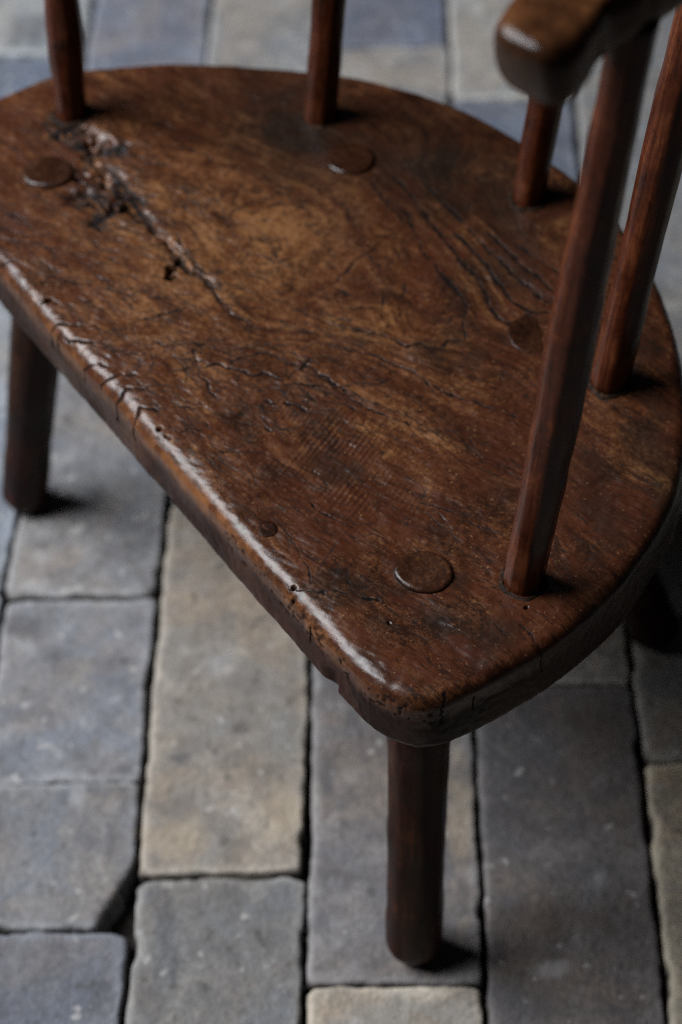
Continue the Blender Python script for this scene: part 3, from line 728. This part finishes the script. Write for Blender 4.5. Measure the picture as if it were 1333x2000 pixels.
def brick_mesh(w, l, seed, step=.005, chip=None, low=False, at=None):
    """w x l brick, centred, top at z=0, worn rounded arrises"""
    r = .0034; hgt = .05
    nx = max(8, int(w / step)); ny = max(10, int(l / step))
    if low: nx, ny = 9, 17
    def axis(L, n):
        e = np.array([0, .0004, .0014, .003, .005]) if not low else np.array([0, .0015, .005])
        return np.r_[e, np.linspace(.009, L - .009, n), L - e[::-1]] - L / 2
    xs, ys = axis(w, nx), axis(l, ny)
    X, Y = np.meshgrid(xs, ys); sh = X.shape
    P3 = np.c_[X.ravel(), Y.ravel(), np.full(X.size, seed * 1.7)]
    x, y = P3[:, 0].copy(), P3[:, 1].copy()
    # wobbling outline
    ox = .0009 * vnoise(np.c_[y, np.sign(x), np.full(len(x), seed)] , 22, seed) + .0005 * vnoise(np.c_[y, np.sign(x), np.full(len(x), seed)], 80, seed + 1)
    oy = .0008 * vnoise(np.c_[x, np.sign(y), np.full(len(x), seed)], 30, seed + 2) + .0005 * vnoise(np.c_[x, np.sign(y), np.full(len(x), seed)], 90, seed + 3)
    ex = w / 2 - np.abs(x); ey = l / 2 - np.abs(y)
    # rounded plan corners
    rc = .0055 + .003 * math.sin(seed * 2.3)
    cx = np.clip(rc - ex, 0, None); cy = np.clip(rc - ey, 0, None)
    dist = np.where((cx > 0) & (cy > 0), rc - np.hypot(cx, cy), np.minimum(ex, ey))
    dist2 = dist + .0008 * vnoise(P3, 55, seed + 5) + .0011 * vnoise(P3, 190, seed + 6) - .0060 * np.clip(vnoise(P3, 38, seed + 4) - .5, 0, 1)
    t = np.clip(1 - dist2 / r, 0, 2.0)
    z = -r * .75 * np.where(t < 1, 1 - np.sqrt(np.clip(1 - t * t, 0, 1)), 1 + (t - 1) * 3)
    z += .0009 * vnoise(P3, 14, seed + 7) + .0005 * vnoise(P3, 45, seed + 8) + .00025 * vnoise(P3, 150, seed + 9)
    edge = np.exp(-((dist2 - .0022) / .0026) ** 2)
    pull = np.exp(-dist / .012)
    x = x + ox * pull; y = y + oy * pull
    dirt = smooth(.0006, -.0012, dist2)
    if chip:                                             # a corner knocked off
        qx, qy, rx, ry = chip
        g = (np.abs(P3[:, 0] - qx * w / 2) / rx + np.abs(P3[:, 1] - qy * l / 2) / ry)
        k_ = 1 - smooth(.85, 1.05, g + .06 * vnoise(P3, 120, seed)); z -= k_ * .03; dirt = np.maximum(dirt, k_); edge *= 1 - k_
    V = np.c_[x, y, z]
    marks = {q: np.zeros(len(V)) for q in 'dros'}
    if at is not None:
        nz = .45 * vnoise(P3, 70, seed + 11) + .35 * vnoise(P3, 190, seed + 12)
        for q, mx, my, rx, ry in BRICK_MARKS:
            e_ = np.hypot((V[:, 0] + at[0] - mx) / rx, (V[:, 1] + at[1] - my) / ry)
            marks[q] = np.maximum(marks[q], smooth(1.25, .35, e_ + nz))
    # skirt
    b = []
    ny_, nx_ = sh
    idx = np.arange(ny_ * nx_).reshape(sh)
    loop = np.r_[idx[0, :-1], idx[:-1, -1], idx[-1, :0:-1], idx[:0:-1, 0]]
    S = V[loop].copy(); S[:, 2] = -hgt; S[:, :2] *= .985
    nV = len(V); V = np.r_[V, S]
    q = grid_faces(nx_, ny_, False)
    i0 = loop; i1 = np.roll(loop, -1); k0 = nV + np.arange(len(loop)); k1 = np.roll(k0, -1)
    q = np.r_[q, np.c_[i1, i0, k0, k1]]
    zz = np.zeros(len(S))
    return mesh_from('brick', V, q, [], dict(mark_d=np.r_[marks['d'], zz], mark_r=np.r_[marks['r'], zz], mark_o=np.r_[marks['o'], zz], mark_s=np.r_[marks['s'], zz], edge=np.r_[edge, np.zeros(len(S))], dirt=np.r_[dirt, np.ones(len(S))]))

XE = [-.2917, -.1809, -.0719, .0385, .1462, .2570]       # measured joints between the columns
COLS = {0: (-.4025, -.2917), 1: (-.2917, -.1809), 2: (-.1809, -.0719), 3: (-.0719, .0385), 4: (.0385, .1462), 5: (.1462, .2570), 6: (.2570, .3675)}
GREY = (.24, .24, .25)
ROWS = {
 0: [(.28, .59, (.27, .29, .33)), (.59, .90, (.27, .29, .32)), (.90, 1.21, (.28, .31, .35)), (1.21, 1.527, (.17, .20, .26)), (1.527, 1.84, (.36, .39, .41))],
 1: [(.325, .6314, (.165, .175, .205)), (.6314, .7409, (.225, .23, .245)), (.7409, .8966, (.25, .255, .275)), (.8966, 1.20, (.235, .235, .245)), (1.20, 1.475, (.22, .23, .26)), (1.475, 1.80, (.21, .225, .275))],
 2: [(.36, .6699, (.225, .22, .215)), (.6699, .9816, (.32, .288, .25)), (.9816, 1.29, (.25, .25, .25)), (1.29, 1.46, (.25, .25, .26)), (1.46, 1.77, (.30, .305, .31))],
 3: [(.28, .5924, (.42, .375, .315)), (.5924, .90, (.212, .203, .208)), (.90, 1.21, (.25, .25, .25)), (1.21, 1.528, (.30, .30, .30)), (1.528, 1.84, (.17, .19, .25))],
 4: [(.19, .5035, (.15, .145, .15)), (.5035, .8138, (.14, .13, .132)), (.8138, 1.125, (.32, .295, .27)), (1.125, 1.4487, (.17, .19, .24)), (1.4487, 1.76, (.38, .375, .36))],
 5: [(.44, .7517, (.47, .42, .335)), (.7517, .965, (.25, .235, .22)), (.965, 1.1794, (.27, .26, .25)), (1.1794, 1.49, (.26, .265, .27)), (1.49, 1.80, (.26, .27, .28))],
 6: [(.28, .59, (.26, .24, .2)), (.59, .90, (.2, .19, .18)), (.90, 1.21, (.22, .22, .22)), (1.21, 1.52, (.25, .26, .27)), (1.52, 1.83, (.28, .28, .28))],
}
sd = 1
rng = np.random.RandomState(11)
def lay(me, x, y, z, col, rz=0):
    o = bpy.data.objects.new('brick', me); COL.objects.link(o)
    if not me.materials: me.materials.append(M_BRICK)
    o.parent = pave; o.location = (x, y, z); o.rotation_euler = (0, 0, rz)
    o.color = (*col, 1)
    return o
for c, rows in ROWS.items():
    x0, x1 = COLS[c]
    for a, b, colr in rows:
        gap_x = .0034 + rng.uniform(-.0008, .0010); gap_y = .0012 + rng.uniform(0, .0008)
        chip = (1, -1, .020, .044) if (c == 1 and abs(a - .6314) < 1e-4) else None
        under_leg = (c == 1 and abs(a - .8966) < 1e-4) or (c == 3 and abs(a - .5924) < 1e-4) or (c == 5 and abs(a - .7517) < 1e-4) or (c == 3 and abs(a - .90) < 1e-4)
        z = 0 if under_leg else rng.uniform(-.0025, .0012)
        me = brick_mesh(x1 - x0 - gap_x, b - a - gap_y, sd, step=.004, chip=chip, at=((x0 + x1) / 2, (a + b) / 2))
        lay(me, (x0 + x1) / 2 + rng.uniform(-.0006, .0006), (a + b) / 2, z, colr, rng.uniform(-.004, .004))
        sd += 1
# the same paving carried on past the frame
pool = [brick_mesh(.1055, .307, 200 + i, low=True) for i in range(5)]
pal = [(.24, .24, .25), (.2, .21, .24), (.3, .29, .26), (.33, .3, .24), (.17, .165, .17), (.27, .28, .3)]
for c in range(-7, 15):
    x0 = -.4025 + c * .1105
    if c < 0: lo_list = [(-.35, 2.5)]
    elif c > 6: x0 = .3675 + (c - 7) * .1105; lo_list = [(-.35, 2.5)]
    else: lo_list = [(-.35, ROWS[c][0][0]), (ROWS[c][-1][1], 2.5)]; x0 = COLS[c][0]
    for lo_, hi_ in lo_list:
        y = hi_ if lo_ == -.35 and hi_ < 1 else lo_ + (rng.uniform(-.3, 0) if lo_ < 0 else 0)
        if lo_ == -.35 and hi_ < 1:
            while y > lo_:
                lay(pool[rng.randint(5)], x0 + .0553, y - .155, rng.uniform(-.002, .001), pal[rng.randint(6)], rng.choice([0, math.pi])); y -= .31
        else:
            while y < hi_:
                lay(pool[rng.randint(5)], x0 + .0553, y + .155, rng.uniform(-.002, .001), pal[rng.randint(6)], rng.choice([0, math.pi])); y += .31

# crumbs of sand and brick lodged in the joints near the chair: too many to count, one object
gv_, gq = [], []
OCT = np.array([(1, 0, 0), (0, 1, 0), (-1, 0, 0), (0, -1, 0), (0, 0, 1), (0, 0, -1)], float)
OF = [(0, 1, 4), (1, 2, 4), (2, 3, 4), (3, 0, 4), (1, 0, 5), (2, 1, 5), (3, 2, 5), (0, 3, 5)]
spots = []
for xe in [-.4025] + XE + [.3675]:
    for _ in range(110): spots.append((xe + rng.normal(0, .0011), rng.uniform(.45, 1.7)))
for c, rows in ROWS.items():
    for a, b, colr in rows:
        for _ in range(14): spots.append((rng.uniform(*COLS[c]), a + rng.normal(0, .0006)))
for gx, gy in spots:
    r_ = rng.uniform(.0006, .0017); k0 = len(gv_)
    off = OCT * r_ * rng.uniform(.6, 1.2, (6, 3)); an = rng.uniform(0, 3)
    for ox_, oy_, oz_ in off: gv_.append((gx + ox_ * math.cos(an) - oy_ * math.sin(an), gy + ox_ * math.sin(an) + oy_ * math.cos(an), rng.uniform(-.0075, -.0035) * 0 - .0058 + r_ * .5 + oz_))
    gq += [(k0 + i, k0 + j, k0 + l) for i, j, l in OF]
gm = bpy.data.meshes.new('joint_grit'); gm.from_pydata(gv_, [], gq); gm.update()
grit = link('joint_grit', gm, M_BED); grit['kind'] = 'stuff'
